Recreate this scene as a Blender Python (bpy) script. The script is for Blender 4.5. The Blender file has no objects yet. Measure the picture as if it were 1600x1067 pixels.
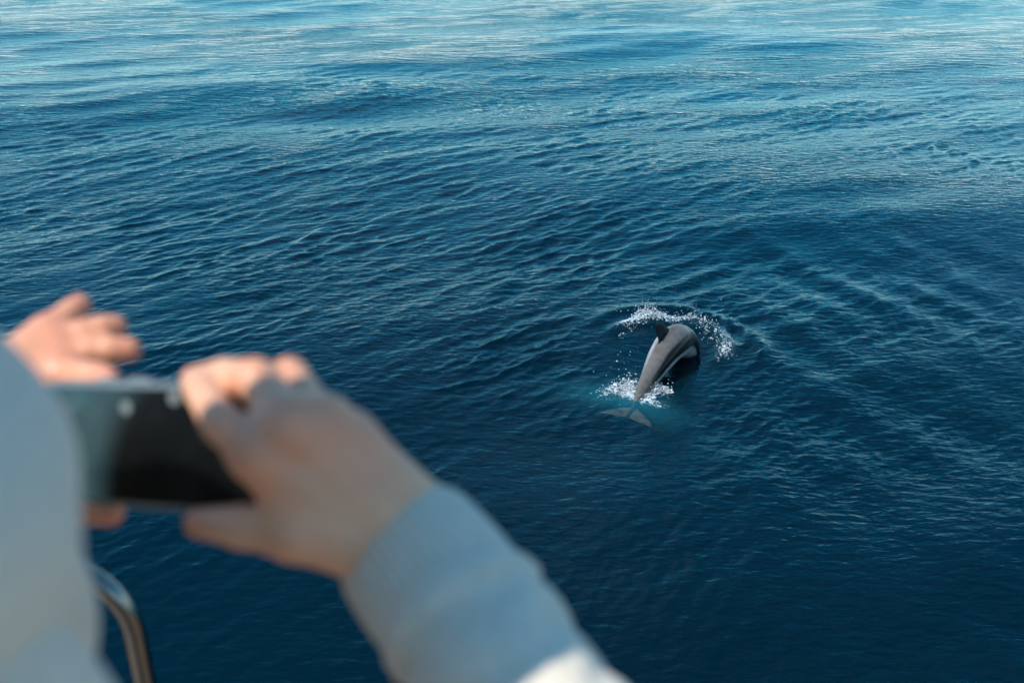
import bpy, math, random
import numpy as np
from mathutils import Vector

SC = bpy.context.scene
COL = SC.collection
CAM_H = 5.0                       # lens height above the water, metres
PITCH = math.radians(25.0)
FOC = 35.0 / 36.0 * 1600.0        # focal length in photo pixels

# ---------------------------------------------------------------- camera, sky, sun, exposure
cam = bpy.data.cameras.new('camera')
cam.lens = 35.0
cam.sensor_width = 36.0
cam.clip_start = 0.02
cam.clip_end = 20000.0
cam.dof.use_dof = True
cam.dof.focus_distance = 11.2
cam.dof.aperture_fstop = 4.2
cam.dof.aperture_blades = 0
cam_o = bpy.data.objects.new('camera', cam)
COL.objects.link(cam_o)
cam_o.location = (0, 0, CAM_H)
cam_o.rotation_euler = (math.radians(90) - PITCH, 0, 0)
SC.camera = cam_o

TO_SUN = Vector((-0.52, -0.34, 0.78)).normalized()
SUN_EL = math.asin(TO_SUN.z)
SUN_AZ = math.atan2(TO_SUN.x, TO_SUN.y)

w = bpy.data.worlds.new('World')
SC.world = w
w.use_nodes = True
nt = w.node_tree
bg = nt.nodes['Background']
sky = nt.nodes.new('ShaderNodeTexSky')
sky.sky_type = 'NISHITA'
sky.sun_disc = False
sky.sun_elevation = SUN_EL
sky.sun_rotation = SUN_AZ
sky.altitude = 0
sky.air_density = 1.15
sky.dust_density = 0.0
sky.ozone_density = 7.0
# thin cloud, plus added warm horizon haze and teal tint colouring water and shade
def wn(t, **kw):
    nd = nt.nodes.new(t)
    for k_, v_ in kw.items(): setattr(nd, k_, v_)
    return nd
wtc = wn('ShaderNodeTexCoord'); wsx = wn('ShaderNodeSeparateXYZ'); nt.links.new(wtc.outputs['Generated'], wsx.inputs[0])
wmx = wn('ShaderNodeMath', operation='MAXIMUM'); wmx.inputs[1].default_value = 0.02; nt.links.new(wsx.outputs['Z'], wmx.inputs[0])
wad = wn('ShaderNodeMath', operation='ADD'); wad.inputs[1].default_value = 0.12; nt.links.new(wmx.outputs[0], wad.inputs[0])
wcb = wn('ShaderNodeCombineXYZ')
for ax_ in (0, 1):
    dvd = wn('ShaderNodeMath', operation='DIVIDE'); nt.links.new(wsx.outputs[ax_], dvd.inputs[0]); nt.links.new(wad.outputs[0], dvd.inputs[1]); nt.links.new(dvd.outputs[0], wcb.inputs[ax_])
wnz = wn('ShaderNodeTexNoise'); wnz.inputs['Scale'].default_value = 1.1; wnz.inputs['Detail'].default_value = 7; wnz.inputs['Roughness'].default_value = 0.55; wnz.inputs['Distortion'].default_value = 0.4
nt.links.new(wcb.outputs[0], wnz.inputs['Vector'])
wmr = wn('ShaderNodeMapRange', interpolation_type='SMOOTHSTEP'); wmr.inputs['From Min'].default_value = 0.46; wmr.inputs['From Max'].default_value = 0.70; wmr.inputs['To Min'].default_value = 0.0; wmr.inputs['To Max'].default_value = 0.20
nt.links.new(wnz.outputs['Fac'], wmr.inputs['Value'])
wmix = wn('ShaderNodeMix', data_type='RGBA'); wmix.inputs[7].default_value = (14.0, 10.4, 9.8, 1)
whz = wn('ShaderNodeMapRange', interpolation_type='SMOOTHERSTEP'); whz.inputs['From Min'].default_value = 0.0; whz.inputs['From Max'].default_value = 0.13; whz.inputs['To Min'].default_value = 0.92; whz.inputs['To Max'].default_value = 0.0
nt.links.new(wmx.outputs[0], whz.inputs['Value'])
wmm = wn('ShaderNodeMath', operation='MAXIMUM'); nt.links.new(wmr.outputs[0], wmm.inputs[0]); nt.links.new(whz.outputs[0], wmm.inputs[1])
nt.links.new(wmm.outputs[0], wmix.inputs[0]); wtn = wn('ShaderNodeMix', data_type='RGBA', blend_type='MULTIPLY'); wtn.inputs[0].default_value = 1.0; wtn.inputs[7].default_value = (0.30, 1.08, 1.12, 1)
nt.links.new(sky.outputs[0], wtn.inputs[6]); nt.links.new(wtn.outputs[2], wmix.inputs[6])
nt.links.new(wmix.outputs[2], bg.inputs[0])
bg.inputs[1].default_value = 0.15

sun = bpy.data.lights.new('sun', 'SUN')
sun.energy = 4.2
sun.angle = math.radians(0.55)
sun.color = (1.0, 0.97, 0.93)
sun_o = bpy.data.objects.new('sun', sun)
COL.objects.link(sun_o)
sun_o.rotation_euler = (-TO_SUN).to_track_quat('-Z', 'Y').to_euler()
sun_o.location = (-6, -4, 14)

SC.view_settings.view_transform = 'Standard'
SC.view_settings.look = 'None'
SC.view_settings.gamma = 1.0
SC.view_settings.exposure = 0.2
SC.render.engine = 'CYCLES'
cy = SC.cycles
cy.use_denoising = True
try:
    cy.denoiser = 'OPENIMAGEDENOISE'
except Exception:
    pass
cy.max_bounces = 5
cy.transparent_max_bounces = 6
cy.use_adaptive_sampling = True
cy.adaptive_threshold = 0.02
cy.caustics_reflective = False
cy.caustics_refractive = False

# ---------------------------------------------------------------- helpers
cp, sp = math.cos(PITCH), math.sin(PITCH)

def P(px, py, d):
    """world point seen at a photo pixel, at real depth d metres in front of the lens"""
    x = (px - 800.0) / FOC * d
    yc = -(py - 533.5) / FOC * d
    return np.array([x, yc * sp + d * cp, CAM_H + yc * cp - d * sp])

def R(x, y, z):
    """point given relative to the lens, on the boat (metres)"""
    return np.array([x, y, CAM_H + z])

def G(px, py, z=0.0):
    """point of the horizontal plane at height z under a photo pixel"""
    a = (px - 800.0) / FOC
    b = -(py - 533.5) / FOC
    d = np.array([a, b * sp + cp, b * cp - sp])
    t = (z - CAM_H) / d[2]
    return np.array([0, 0, CAM_H]) + d * t

def sstep(e0, e1, x):
    t = np.clip((x - e0) / (e1 - e0), 0, 1)
    return t * t * (3 - 2 * t)

def make_mesh(name, verts, faces, smooth=True):
    """verts (n,3); faces = list of int arrays, each (m,k)"""
    me = bpy.data.meshes.new(name)
    verts = np.asarray(verts, dtype=np.float32)
    me.vertices.add(len(verts))
    me.vertices.foreach_set('co', verts.ravel())
    faces = [np.asarray(f, dtype=np.int32) for f in faces if len(f)]
    loops = np.concatenate([f.ravel() for f in faces])
    tot = np.concatenate([np.full(len(f), f.shape[1], dtype=np.int32) for f in faces])
    start = np.concatenate([[0], np.cumsum(tot)[:-1]]).astype(np.int32)
    me.loops.add(len(loops))
    me.loops.foreach_set('vertex_index', loops)
    me.polygons.add(len(tot))
    me.polygons.foreach_set('loop_start', start)
    me.polygons.foreach_set('loop_total', tot)
    me.polygons.foreach_set('use_smooth', np.full(len(tot), smooth, dtype=bool))
    me.update(calc_edges=True)
    me.validate()
    return me

def link(name, me, mat=None, parent=None):
    o = bpy.data.objects.new(name, me)
    COL.objects.link(o)
    if mat is not None:
        me.materials.append(mat)
    if parent is not None:
        o.parent = parent
        o.matrix_parent_inverse = parent.matrix_basis.inverted()
    return o

def empty(name, loc):
    o = bpy.data.objects.new(name, None)
    COL.objects.link(o)
    o.location = loc
    o.empty_display_size = 0.1
    return o

def tag(o, label=None, cat=None, group=None, kind=None):
    if label: o['label'] = label
    if cat: o['category'] = cat
    if group: o['group'] = group
    if kind: o['kind'] = kind
    return o

def attr(me, name, vals):
    vals = np.asarray(vals, dtype=np.float32)
    if vals.ndim == 1:
        a = me.attributes.new(name, 'FLOAT', 'POINT')
        a.data.foreach_set('value', vals)
    else:
        a = me.attributes.new(name, 'FLOAT_COLOR', 'POINT')
        c = np.ones((len(vals), 4), dtype=np.float32)
        c[:, :3] = vals
        a.data.foreach_set('color', c.ravel())

class Mat:
    def __init__(s, name):
        s.m = bpy.data.materials.new(name)
        s.m.use_nodes = True
        s.t = s.m.node_tree
        s.bsdf = s.t.nodes.get('Principled BSDF')
        s.out = s.t.nodes.get('Material Output')
    def n(s, typ, **kw):
        nd = s.t.nodes.new(typ)
        for k, v in kw.items():
            if k.startswith('i_'):
                nd.inputs[k[2:].replace('_', ' ')].default_value = v
            else:
                setattr(nd, k, v)
        return nd
    def l(s, a, b):
        s.t.links.new(a, b)
    def set(s, **kw):
        for k, v in kw.items():
            s.bsdf.inputs[k.replace('_', ' ')].default_value = v

def simple_mat(name, col, rough=0.5, metal=0.0, noise=0.0, nscale=40.0, bump=0.0, bscale=400.0, **kw):
    M = Mat(name)
    M.set(Roughness=rough, Metallic=metal)
    tc = M.n('ShaderNodeTexCoord')
    nz = M.n('ShaderNodeTexNoise')
    nz.inputs['Scale'].default_value = nscale
    nz.inputs['Detail'].default_value = 5
    M.l(tc.outputs['Object'], nz.inputs['Vector'])
    rp = M.n('ShaderNodeValToRGB')
    c = np.array(col)
    rp.color_ramp.elements[0].position = 0.3
    rp.color_ramp.elements[1].position = 0.7
    rp.color_ramp.elements[0].color = (*(c * (1 - noise)), 1)
    rp.color_ramp.elements[1].color = (*np.minimum(c * (1 + noise), 1), 1)
    M.l(nz.outputs['Fac'], rp.inputs['Fac'])
    M.l(rp.outputs['Color'], M.bsdf.inputs['Base Color'])
    if bump > 0:
        nb = M.n('ShaderNodeTexNoise')
        nb.inputs['Scale'].default_value = bscale
        M.l(tc.outputs['Object'], nb.inputs['Vector'])
        bp = M.n('ShaderNodeBump')
        bp.inputs['Strength'].default_value = bump
        bp.inputs['Distance'].default_value = 0.002
        M.l(nb.outputs['Fac'], bp.inputs['Height'])
        M.l(bp.outputs['Normal'], M.bsdf.inputs['Normal'])
    for k, v in kw.items():
        M.bsdf.inputs[k.replace('_', ' ')].default_value = v
    return M.m

# --- signed distance fields and surface nets, for the organic shapes
def seg_r(p, a, b, ra, rb):
    a = np.asarray(a, dtype=np.float32); b = np.asarray(b, dtype=np.float32)
    ba = b - a
    L2 = float(ba @ ba) + 1e-12
    t = np.clip(((p - a) @ ba) / L2, 0, 1)
    q = p - a - t[..., None] * ba
    return np.sqrt(np.einsum('...i,...i->...', q, q)) - (ra + (rb - ra) * t)

def ellipsoid(p, c, axes, radii):
    q = (p - np.asarray(c, dtype=np.float32))
    loc = np.stack([q @ np.asarray(a, dtype=np.float32) / r for a, r in zip(axes, radii)], -1)
    k = np.sqrt(np.einsum('...i,...i->...', loc, loc))
    return (k - 1.0) * min(radii)

def smin(a, b, k):
    h = np.clip(0.5 + 0.5 * (b - a) / k, 0, 1)
    return b * (1 - h) + a * h - k * h * (1 - h)

def field_union(prims, k):
    def f(p):
        d = None
        for pr in prims:
            e = pr(p)
            d = e if d is None else smin(d, e, k)
        return d
    return f

def surface_nets(f, lo, hi, h):
    lo = np.asarray(lo, dtype=np.float64); hi = np.asarray(hi, dtype=np.float64)
    n = np.ceil((hi - lo) / h).astype(int) + 1
    ax = [(lo[i] + np.arange(n[i]) * h).astype(np.float32) for i in range(3)]
    p = np.stack(np.meshgrid(*ax, indexing='ij'), -1)
    v = np.empty(n, dtype=np.float32)
    step = max(1, int(2e6 // (n[1] * n[2])))
    for i in range(0, n[0], step):
        v[i:i + step] = f(p[i:i + step])
    s = v < 0
    cells = n - 1
    acc = np.zeros((*cells, 3), dtype=np.float32)
    cnt = np.zeros(cells, dtype=np.float32)
    def sl(o):
        return tuple(slice(o[i], o[i] + cells[i]) for i in range(3))
    for axis in range(3):
        o1, o2 = [i for i in range(3) if i != axis]
        for a in (0, 1):
            for b in (0, 1):
                off0 = [0, 0, 0]; off0[o1] = a; off0[o2] = b
                off1 = list(off0); off1[axis] = 1
                v0, v1 = v[sl(off0)], v[sl(off1)]
                m = s[sl(off0)] != s[sl(off1)]
                den = np.where(m, v0 - v1, 1)
                t = np.where(m, v0 / den, 0)
                mf = m.astype(np.float32)
                acc[..., axis] += t * mf
                acc[..., o1] += a * mf
                acc[..., o2] += b * mf
                cnt += mf
    act = cnt > 0
    idx = np.full(cells, -1, dtype=np.int64)
    ii = np.argwhere(act)
    idx[act] = np.arange(len(ii))
    verts = lo + (ii + acc[act] / cnt[act][:, None]) * h
    quads = []
    for axis in range(3):
        o1, o2 = (axis + 1) % 3, (axis + 2) % 3
        sa = [slice(0, None)] * 3; sb = [slice(0, None)] * 3
        sa[axis] = slice(0, -1); sb[axis] = slice(1, None)
        a, b = s[tuple(sa)], s[tuple(sb)]
        e = np.argwhere(a != b)
        ok = (e[:, o1] > 0) & (e[:, o2] > 0) & (e[:, o1] < n[o1] - 1) & (e[:, o2] < n[o2] - 1)
        e = e[ok]
        inside = a[tuple(e.T)]
        def ci(d1, d2):
            q = e.copy(); q[:, o1] += d1; q[:, o2] += d2
            return idx[tuple(q.T)]
        q = np.stack([ci(-1, -1), ci(0, -1), ci(0, 0), ci(-1, 0)], -1)
        q[~inside] = q[~inside][:, ::-1]
        quads.append(q)
    return verts, np.concatenate(quads)

def join_geo(parts):
    vs, fs, n = [], [], 0
    for v, f in parts:
        vs.append(v)
        for g in (f if isinstance(f, list) else [f]):
            fs.append(np.asarray(g) + n)
        n += len(v)
    by = {}
    for g in fs:
        by.setdefault(g.shape[1], []).append(g)
    return np.concatenate(vs), [np.concatenate(x) for x in by.values()]

def tube(pts, r, seg=16, closed_ends=True):
    pts = np.asarray(pts, dtype=float)
    n = len(pts)
    rr = np.full(n, r) if np.isscalar(r) else np.asarray(r)
    tang = np.gradient(pts, axis=0)
    tang /= np.linalg.norm(tang, axis=1)[:, None]
    up = np.array([0, 0, 1.0])
    if abs(tang[0] @ up) > 0.9: up = np.array([1.0, 0, 0])
    nrm = np.cross(tang[0], up); nrm /= np.linalg.norm(nrm)
    vs = []
    for i in range(n):
        nrm = nrm - tang[i] * (nrm @ tang[i]); nrm /= np.linalg.norm(nrm)
        bn = np.cross(tang[i], nrm)
        for k in range(seg):
            a = 2 * math.pi * k / seg
            vs.append(pts[i] + rr[i] * (math.cos(a) * nrm + math.sin(a) * bn))
    q = []
    for i in range(n - 1):
        for k in range(seg):
            k2 = (k + 1) % seg
            q.append((i * seg + k, i * seg + k2, (i + 1) * seg + k2, (i + 1) * seg + k))
    f = [np.array(q)]
    if closed_ends:
        f.append(np.array([list(range(seg))[::-1], [(n - 1) * seg + k for k in range(seg)]]))
    return np.array(vs), f

def arc(c, a0, a1, r, u, v, n=10):
    u = np.asarray(u, float); v = np.asarray(v, float)
    return [np.asarray(c) + r * (math.cos(a) * u + math.sin(a) * v) for a in np.linspace(a0, a1, n)]

# ---------------------------------------------------------------- the dolphin's line through the water (needed by the sea)
HD = np.array([0.515, 0.857, 0.0]); HD /= np.linalg.norm(HD)
LAT = np.array([HD[1], -HD[0], 0.0])           # to the animal's right
D0 = np.array([1.143, 9.06, 0.0])              # under the notch of the flukes
def dol(u, z=0.0, lat=0.0):
    return D0 + HD * u + LAT * lat + np.array([0, 0, z])

# ---------------------------------------------------------------- the sea
rng = np.random.default_rng(11)

def wave_band(L, N, lmin, lmax, theta, spread, slope, power, seed, both=0.0):
    g = np.random.default_rng(seed)
    k1 = 2 * np.pi * np.fft.fftfreq(N, L / N)
    kx, ky = np.meshgrid(k1, k1, indexing='ij')
    k = np.hypot(kx, ky); k[0, 0] = 1e-6
    ka, kb = 2 * np.pi / lmax, 2 * np.pi / lmin
    amp = np.where((k > ka * 0.7) & (k < kb * 1.4), k ** (-power), 0.0)
    amp *= np.exp(-np.clip(np.log(ka / k), 0, None) ** 2 / 0.03) * np.exp(-np.clip(np.log(k / kb), 0, None) ** 2 / 0.03)
    c = np.cos(np.arctan2(ky, kx) - theta)
    amp *= np.clip(c, 0, 1) ** spread + both * np.abs(c) ** 2 + 0.02
    H = amp * (g.standard_normal((N, N)) + 1j * g.standard_normal((N, N)))
    hh = np.fft.ifft2(H)
    sx = np.fft.ifft2(1j * kx * H).real; sy = np.fft.ifft2(1j * ky * H).real
    sc = slope / math.sqrt((sx ** 2 + sy ** 2).mean())
    dx = np.fft.ifft2(1j * kx / k * H).real * sc
    dy = np.fft.ifft2(1j * ky / k * H).real * sc
    return L, N, (hh.real * sc).astype(np.float32), dx.astype(np.float32), dy.astype(np.float32)

def samp(tile, arr, x, y):
    L, N = tile[0], tile[1]
    u = (x / L * N) % N; v = (y / L * N) % N
    i = np.floor(u).astype(np.int32); j = np.floor(v).astype(np.int32)
    fu = (u - i).astype(np.float32); fv = (v - j).astype(np.float32)
    i %= N; j %= N
    i2 = (i + 1) % N; j2 = (j + 1) % N
    return (arr[i, j] * (1 - fu) * (1 - fv) + arr[i2, j] * fu * (1 - fv) + arr[i, j2] * (1 - fu) * fv + arr[i2, j2] * fu * fv)

TH = math.radians(137)       # the way the ripples run
bandA = wave_band(83.0, 512, 5.0, 22.0, math.radians(104), 3, 0.022, 2.0, 3, 0.15)
bandB = wave_band(31.0, 512, 1.1, 5.0, math.radians(124), 4, 0.030, 2.0, 5, 0.10)
bandC = wave_band(23.7, 1536, 0.13, 0.66, TH, 4, 0.094, 1.9, 7, 0.08)
bandD = wave_band(8.3, 1024, 0.06, 0.2, TH + 0.15, 4, 0.070, 2.0, 9, 0.10)
bandM = wave_band(61.0, 256, 4.0, 18.0, 0.4, 0, 0.3, 2.0, 21, 0.5)
bandW = wave_band(19.0, 512, 0.7, 1.5, math.radians(205), 14, 0.042, 1.6, 13, 0.0)

def sea_disp(x, y, r):
    mod = samp(bandM, bandM[2], x, y); mod = mod / bandM[2].std()
    gust = np.clip(1.0 + 0.40 * mod, 0.30, 1.9)
    patch = samp(bandM, bandM[2], x * 4.3 + 7, y * 4.3) / bandM[2].std()
    gust = gust * np.clip(1 + 0.34 * patch, 0.2, 2.0)
    gust = gust * (0.42 + 0.58 * sstep(4.5, 10.5, y))       # lee of the hull
    near = 1 - sstep(22, 34, r)
    nearD = 1 - sstep(9, 16, r)
    far = 1 - sstep(150, 400, r)
    farB = 1 - sstep(60, 120, r)
    # calmer, smoother water around the animal
    e = np.stack([x - D0[0], y - D0[1]], -1)
    uu = e @ HD[:2]; vv = e @ LAT[:2]
    q = np.sqrt(((uu - 1.35) / 1.15) ** 2 + ((vv + 0.08) / 0.75) ** 2)
    calm = 1 - 0.75 * (1 - sstep(0.6, 1.15, q))
    # the wake crossing the right of the view
    wk = np.exp(-((x - 4.2 - 0.10 * (y - 8)) / 2.4) ** 2) * (1 - sstep(11, 19, y)) * sstep(2.5, 4, y)
    z = samp(bandA, bandA[2], x, y) * far + samp(bandB, bandB[2], x, y) * farB
    z += gust * calm * near * samp(bandC, bandC[2], x, y) * (1 - 0.35 * wk)
    z += gust * calm * nearD * samp(bandD, bandD[2], x, y)
    z += wk * near * samp(bandW, bandW[2], x, y)
    dx = 0.9 * gust * near * calm * samp(bandC, bandC[3], x, y) + 0.8 * farB * samp(bandB, bandB[3], x, y) + 0.9 * wk * near * samp(bandW, bandW[3], x, y)
    dy = 0.9 * gust * near * calm * samp(bandC, bandC[4], x, y) + 0.8 * farB * samp(bandB, bandB[4], x, y) + 0.9 * wk * near * samp(bandW, bandW[4], x, y)
    # bow ridge thrown up in front of and beside the animal, hollow along its flanks
    ang = np.arctan2(vv + 0.2, uu - 1.75)
    rad = np.hypot(uu - 1.75, vv + 0.2)
    front = sstep(-0.45, 0.25, np.cos(ang))
    ridge = np.exp(-((rad - 0.66 - 0.04 * np.sin(3.1 * ang)) / 0.09) ** 2) * front
    z += 0.085 * ridge * (1 + 0.3 * np.sin(ang * 7 + 1))
    z += -0.05 * np.exp(-(((uu - 1.5) / 0.5) ** 2 + (vv / 0.42) ** 2))
    z += 0.035 * np.exp(-((rad - 1.05) / 0.12) ** 2) * front
    # turbulence round the tail stock
    tq = np.exp(-(((uu - 0.42) / 0.28) ** 2 + (vv / 0.34) ** 2))
    z += tq * 0.02 * np.sin(23 * x + 4 * np.sin(9 * y)) * np.sin(21 * y + 2)
    aer = np.clip(np.exp(-(((uu - 0.36 + 0.25 * np.abs(vv)) / 0.26) ** 2 + ((vv + 0.10) / 0.55) ** 2)) * 1.0 + 0.16 * ridge, 0, 1) * np.clip(0.75 + 0.6 * mod, 0.3, 1)
    fm = 0.70 * ridge * (0.75 + 0.45 * np.sin(2.3 * ang + 3.6)) + np.exp(-(((uu - 0.44 + 0.12 * np.abs(vv)) / 0.13) ** 2 + ((vv + 0.02) / 0.36) ** 2)) + 0.30 * np.exp(-((rad - 0.78) / 0.12) ** 2) * front
    return dx, dy, z, aer, np.clip(fm, 0, 1)

def build_sea():
    half = math.radians(43)
    a_f = np.linspace(-half, half, 980)
    a_c = np.linspace(half, 2 * math.pi - half, 64)[1:-1]
    ang = np.concatenate([a_f, a_c])
    rs = list(np.arange(0.3, 4.4, 0.14))
    r = 4.4
    while r < 4000:
        rs.append(r)
        r += max(0.0185, 1.5e-4 * r * r) if r < 90 else r * 0.05
    rs = np.array(rs)
    A, Rr = np.meshgrid(ang, rs)
    x = (np.sin(A) * Rr).ravel(); y = (np.cos(A) * Rr).ravel(); rr = Rr.ravel()
    dx, dy, z, aer, fm = sea_disp(x, y, rr)
    na, nr = len(ang), len(rs)
    V = np.stack([x + dx, y + dy, z], -1)
    i = np.arange(nr - 1)[:, None] * na; k = np.arange(na)[None, :]; k2 = (k + 1) % na
    q = np.stack(np.broadcast_arrays(i + k, i + na + k, i + na + k2, i + k2), -1).reshape(-1, 4)[:, ::-1]
    # closed underneath, so that the water has a body
    nb = len(V)
    bot = np.stack([np.sin(ang) * rs[-1], np.cos(ang) * rs[-1], np.full(na, -40.0)], -1)
    V = np.concatenate([V, bot])
    o = (nr - 1) * na
    kk = np.arange(na); kk2 = (kk + 1) % na
    side = np.stack([o + kk, nb + kk, nb + kk2, o + kk2], -1)[:, ::-1]
    cap_top = np.arange(na)[None, ::-1]
    cap_bot = (nb + np.arange(na))[None, :]
    me = make_mesh('sea', V, [q, side, np.concatenate([cap_top, cap_bot])])
    attr(me, 'aer', np.concatenate([aer, np.zeros(na)]))
    mi = np.zeros(len(me.polygons), dtype=np.int32)
    mi[:len(q)] = ((fm + aer) > 0.004)[q].any(1)
    me.polygons.foreach_set('material_index', mi)
    attr(me, 'foam', np.concatenate([fm, np.zeros(na)]))
    return me

def sea_material(name, churned):
    M = Mat(name)
    M.t.nodes.remove(M.bsdf)
    geo = M.n('ShaderNodeNewGeometry')
    def ripples(scale, stretch, rot, detail):
        mp = M.n('ShaderNodeMapping')
        mp.inputs['Rotation'].default_value = (0, 0, rot)
        mp.inputs['Scale'].default_value = (scale / stretch, scale, scale)
        M.l(geo.outputs['Position'], mp.inputs['Vector'])
        nz = M.n('ShaderNodeTexNoise')
        nz.inputs['Scale'].default_value = 1.0
        nz.inputs['Detail'].default_value = detail
        nz.inputs['Roughness'].default_value = 0.55
        nz.inputs['Distortion'].default_value = 0.3
        M.l(mp.outputs[0], nz.inputs['Vector'])
        return nz.outputs['Fac']
    def math_n(op, a, b):
        nd = M.n('ShaderNodeMath', operation=op)
        for i, q in enumerate((a, b)):
            if isinstance(q, (int, float)): nd.inputs[i].default_value = q
            else: M.l(q, nd.inputs[i])
        return nd.outputs[0]
    rA = ripples(3.6, 3.0, -math.radians(38), 3.0)     # the ripples too far off for the mesh
    rB = ripples(10.0, 2.2, -math.radians(34), 3.0)
    slick = ripples(0.16, 2.0, 0.1, 2.0)
    mr = M.n('ShaderNodeMapRange')
    mr.inputs['From Min'].default_value = 0.36; mr.inputs['From Max'].default_value = 0.62
    mr.inputs['To Min'].default_value = 0.35; mr.inputs['To Max'].default_value = 1.15
    M.l(slick, mr.inputs['Value'])
    ln = M.n('ShaderNodeVectorMath', operation='LENGTH')
    M.l(geo.outputs['Position'], ln.inputs[0])
    fr = M.n('ShaderNodeMapRange')
    fr.inputs['From Min'].default_value = 20; fr.inputs['From Max'].default_value = 34
    fr.inputs['To Min'].default_value = 0.05; fr.inputs['To Max'].default_value = 1.0
    M.l(ln.outputs['Value'], fr.inputs['Value'])
    hA = math_n('MULTIPLY', math_n('MULTIPLY', rA, 0.060), fr.outputs[0])
    hB = math_n('MULTIPLY', rB, 0.021)
    hh = math_n('MULTIPLY', math_n('ADD', hA, hB), mr.outputs[0])
    bp = M.n('ShaderNodeBump')
    bp.inputs['Strength'].default_value = 1.0
    bp.inputs['Distance'].default_value = 1.0
    M.l(hh, bp.inputs['Height'])
    fre = M.n('ShaderNodeFresnel'); fre.inputs['IOR'].default_value = 1.333
    M.l(bp.outputs[0], fre.inputs['Normal'])
    glo = M.n('ShaderNodeBsdfGlossy'); glo.inputs['Roughness'].default_value = 0.06; glo.inputs['Color'].default_value = (0.64, 0.97, 1.0, 1)
    M.l(bp.outputs[0], glo.inputs['Normal'])
    dif = M.n('ShaderNodeBsdfDiffuse')
    M.l(bp.outputs[0], dif.inputs['Normal'])
    tra = M.n('ShaderNodeBsdfTransparent'); tra.inputs['Color'].default_value = (0.92, 0.97, 1, 1)
    at = M.n('ShaderNodeAttribute', attribute_name='aer')
    mixc = M.n('ShaderNodeMix', data_type='RGBA')
    mixc.inputs[6].default_value = (0.0, 0.0150, 0.0275, 1)
    mixc.inputs[7].default_value = (0.02, 0.22, 0.28, 1)
    M.l(at.outputs['Fac'], mixc.inputs[0])
    M.l(mixc.outputs[2], dif.inputs['Color'])
    body = M.n('ShaderNodeMixShader'); body.inputs[0].default_value = 0.52
    M.l(tra.outputs[0], body.inputs[1]); M.l(dif.outputs[0], body.inputs[2])
    fin = M.n('ShaderNodeMixShader')
    M.l(fre.outputs[0], fin.inputs[0]); M.l(body.outputs[0], fin.inputs[1]); M.l(glo.outputs[0], fin.inputs[2])
    if not churned:
        M.l(fin.outputs[0], M.out.inputs['Surface'])
    else:
        # lace of foam left on the surface
        fat = M.n('ShaderNodeAttribute', attribute_name='foam')
        fv = M.n('ShaderNodeTexVoronoi', feature='DISTANCE_TO_EDGE'); fv.inputs['Scale'].default_value = 22
        fn = M.n('ShaderNodeTexNoise'); fn.inputs['Scale'].default_value = 26; fn.inputs['Detail'].default_value = 6; fn.inputs['Distortion'].default_value = 1.0
        M.l(geo.outputs['Position'], fn.inputs['Vector'])
        fdd = M.n('ShaderNodeVectorMath', operation='ADD'); M.l(geo.outputs['Position'], fdd.inputs[0])
        fsc = M.n('ShaderNodeVectorMath', operation='SCALE'); fsc.inputs['Scale'].default_value = 0.09; M.l(fn.outputs['Color'], fsc.inputs[0]); M.l(fsc.outputs[0], fdd.inputs[1])
        M.l(fdd.outputs[0], fv.inputs['Vector'])
        lace = M.n('ShaderNodeMapRange'); lace.inputs['From Min'].default_value = 0.16; lace.inputs['From Max'].default_value = 0.0; M.l(fv.outputs['Distance'], lace.inputs['Value'])
        th1 = math_n('ADD', math_n('MULTIPLY', fn.outputs['Fac'], 1.1), math_n('MULTIPLY', lace.outputs[0], 0.35))
        th2 = math_n('ADD', th1, math_n('MULTIPLY', fat.outputs['Fac'], 0.75))
        fmk = M.n('ShaderNodeMapRange', interpolation_type='SMOOTHSTEP'); fmk.inputs['From Min'].default_value = 1.12; fmk.inputs['From Max'].default_value = 1.45; M.l(th2, fmk.inputs['Value'])
        fms = math_n('MULTIPLY', fmk.outputs[0], math_n('MINIMUM', math_n('MULTIPLY', fat.outputs['Fac'], 2.5), 0.85))
        fdif = M.n('ShaderNodeBsdfDiffuse'); fdif.inputs['Color'].default_value = (0.72, 0.80, 0.82, 1)
        ffin = M.n('ShaderNodeMixShader'); M.l(fms, ffin.inputs[0]); M.l(fin.outputs[0], ffin.inputs[1]); M.l(fdif.outputs[0], ffin.inputs[2])
        M.l(ffin.outputs[0], M.out.inputs['Surface'])
    va = M.n('ShaderNodeVolumeAbsorption')
    va.inputs['Color'].default_value = (0.05, 0.45, 0.62, 1)
    va.inputs['Density'].default_value = 1.6
    M.l(va.outputs[0], M.out.inputs['Volume'])
    return M.m
SEA = sea_material('sea_water', False)
SEA_FOAM = sea_material('churned_sea_water', True)

sea = link('sea', build_sea(), SEA)
sea.data.materials.append(SEA_FOAM)
tag(sea, 'deep blue rippled open sea water', 'sea', kind='structure')

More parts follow.
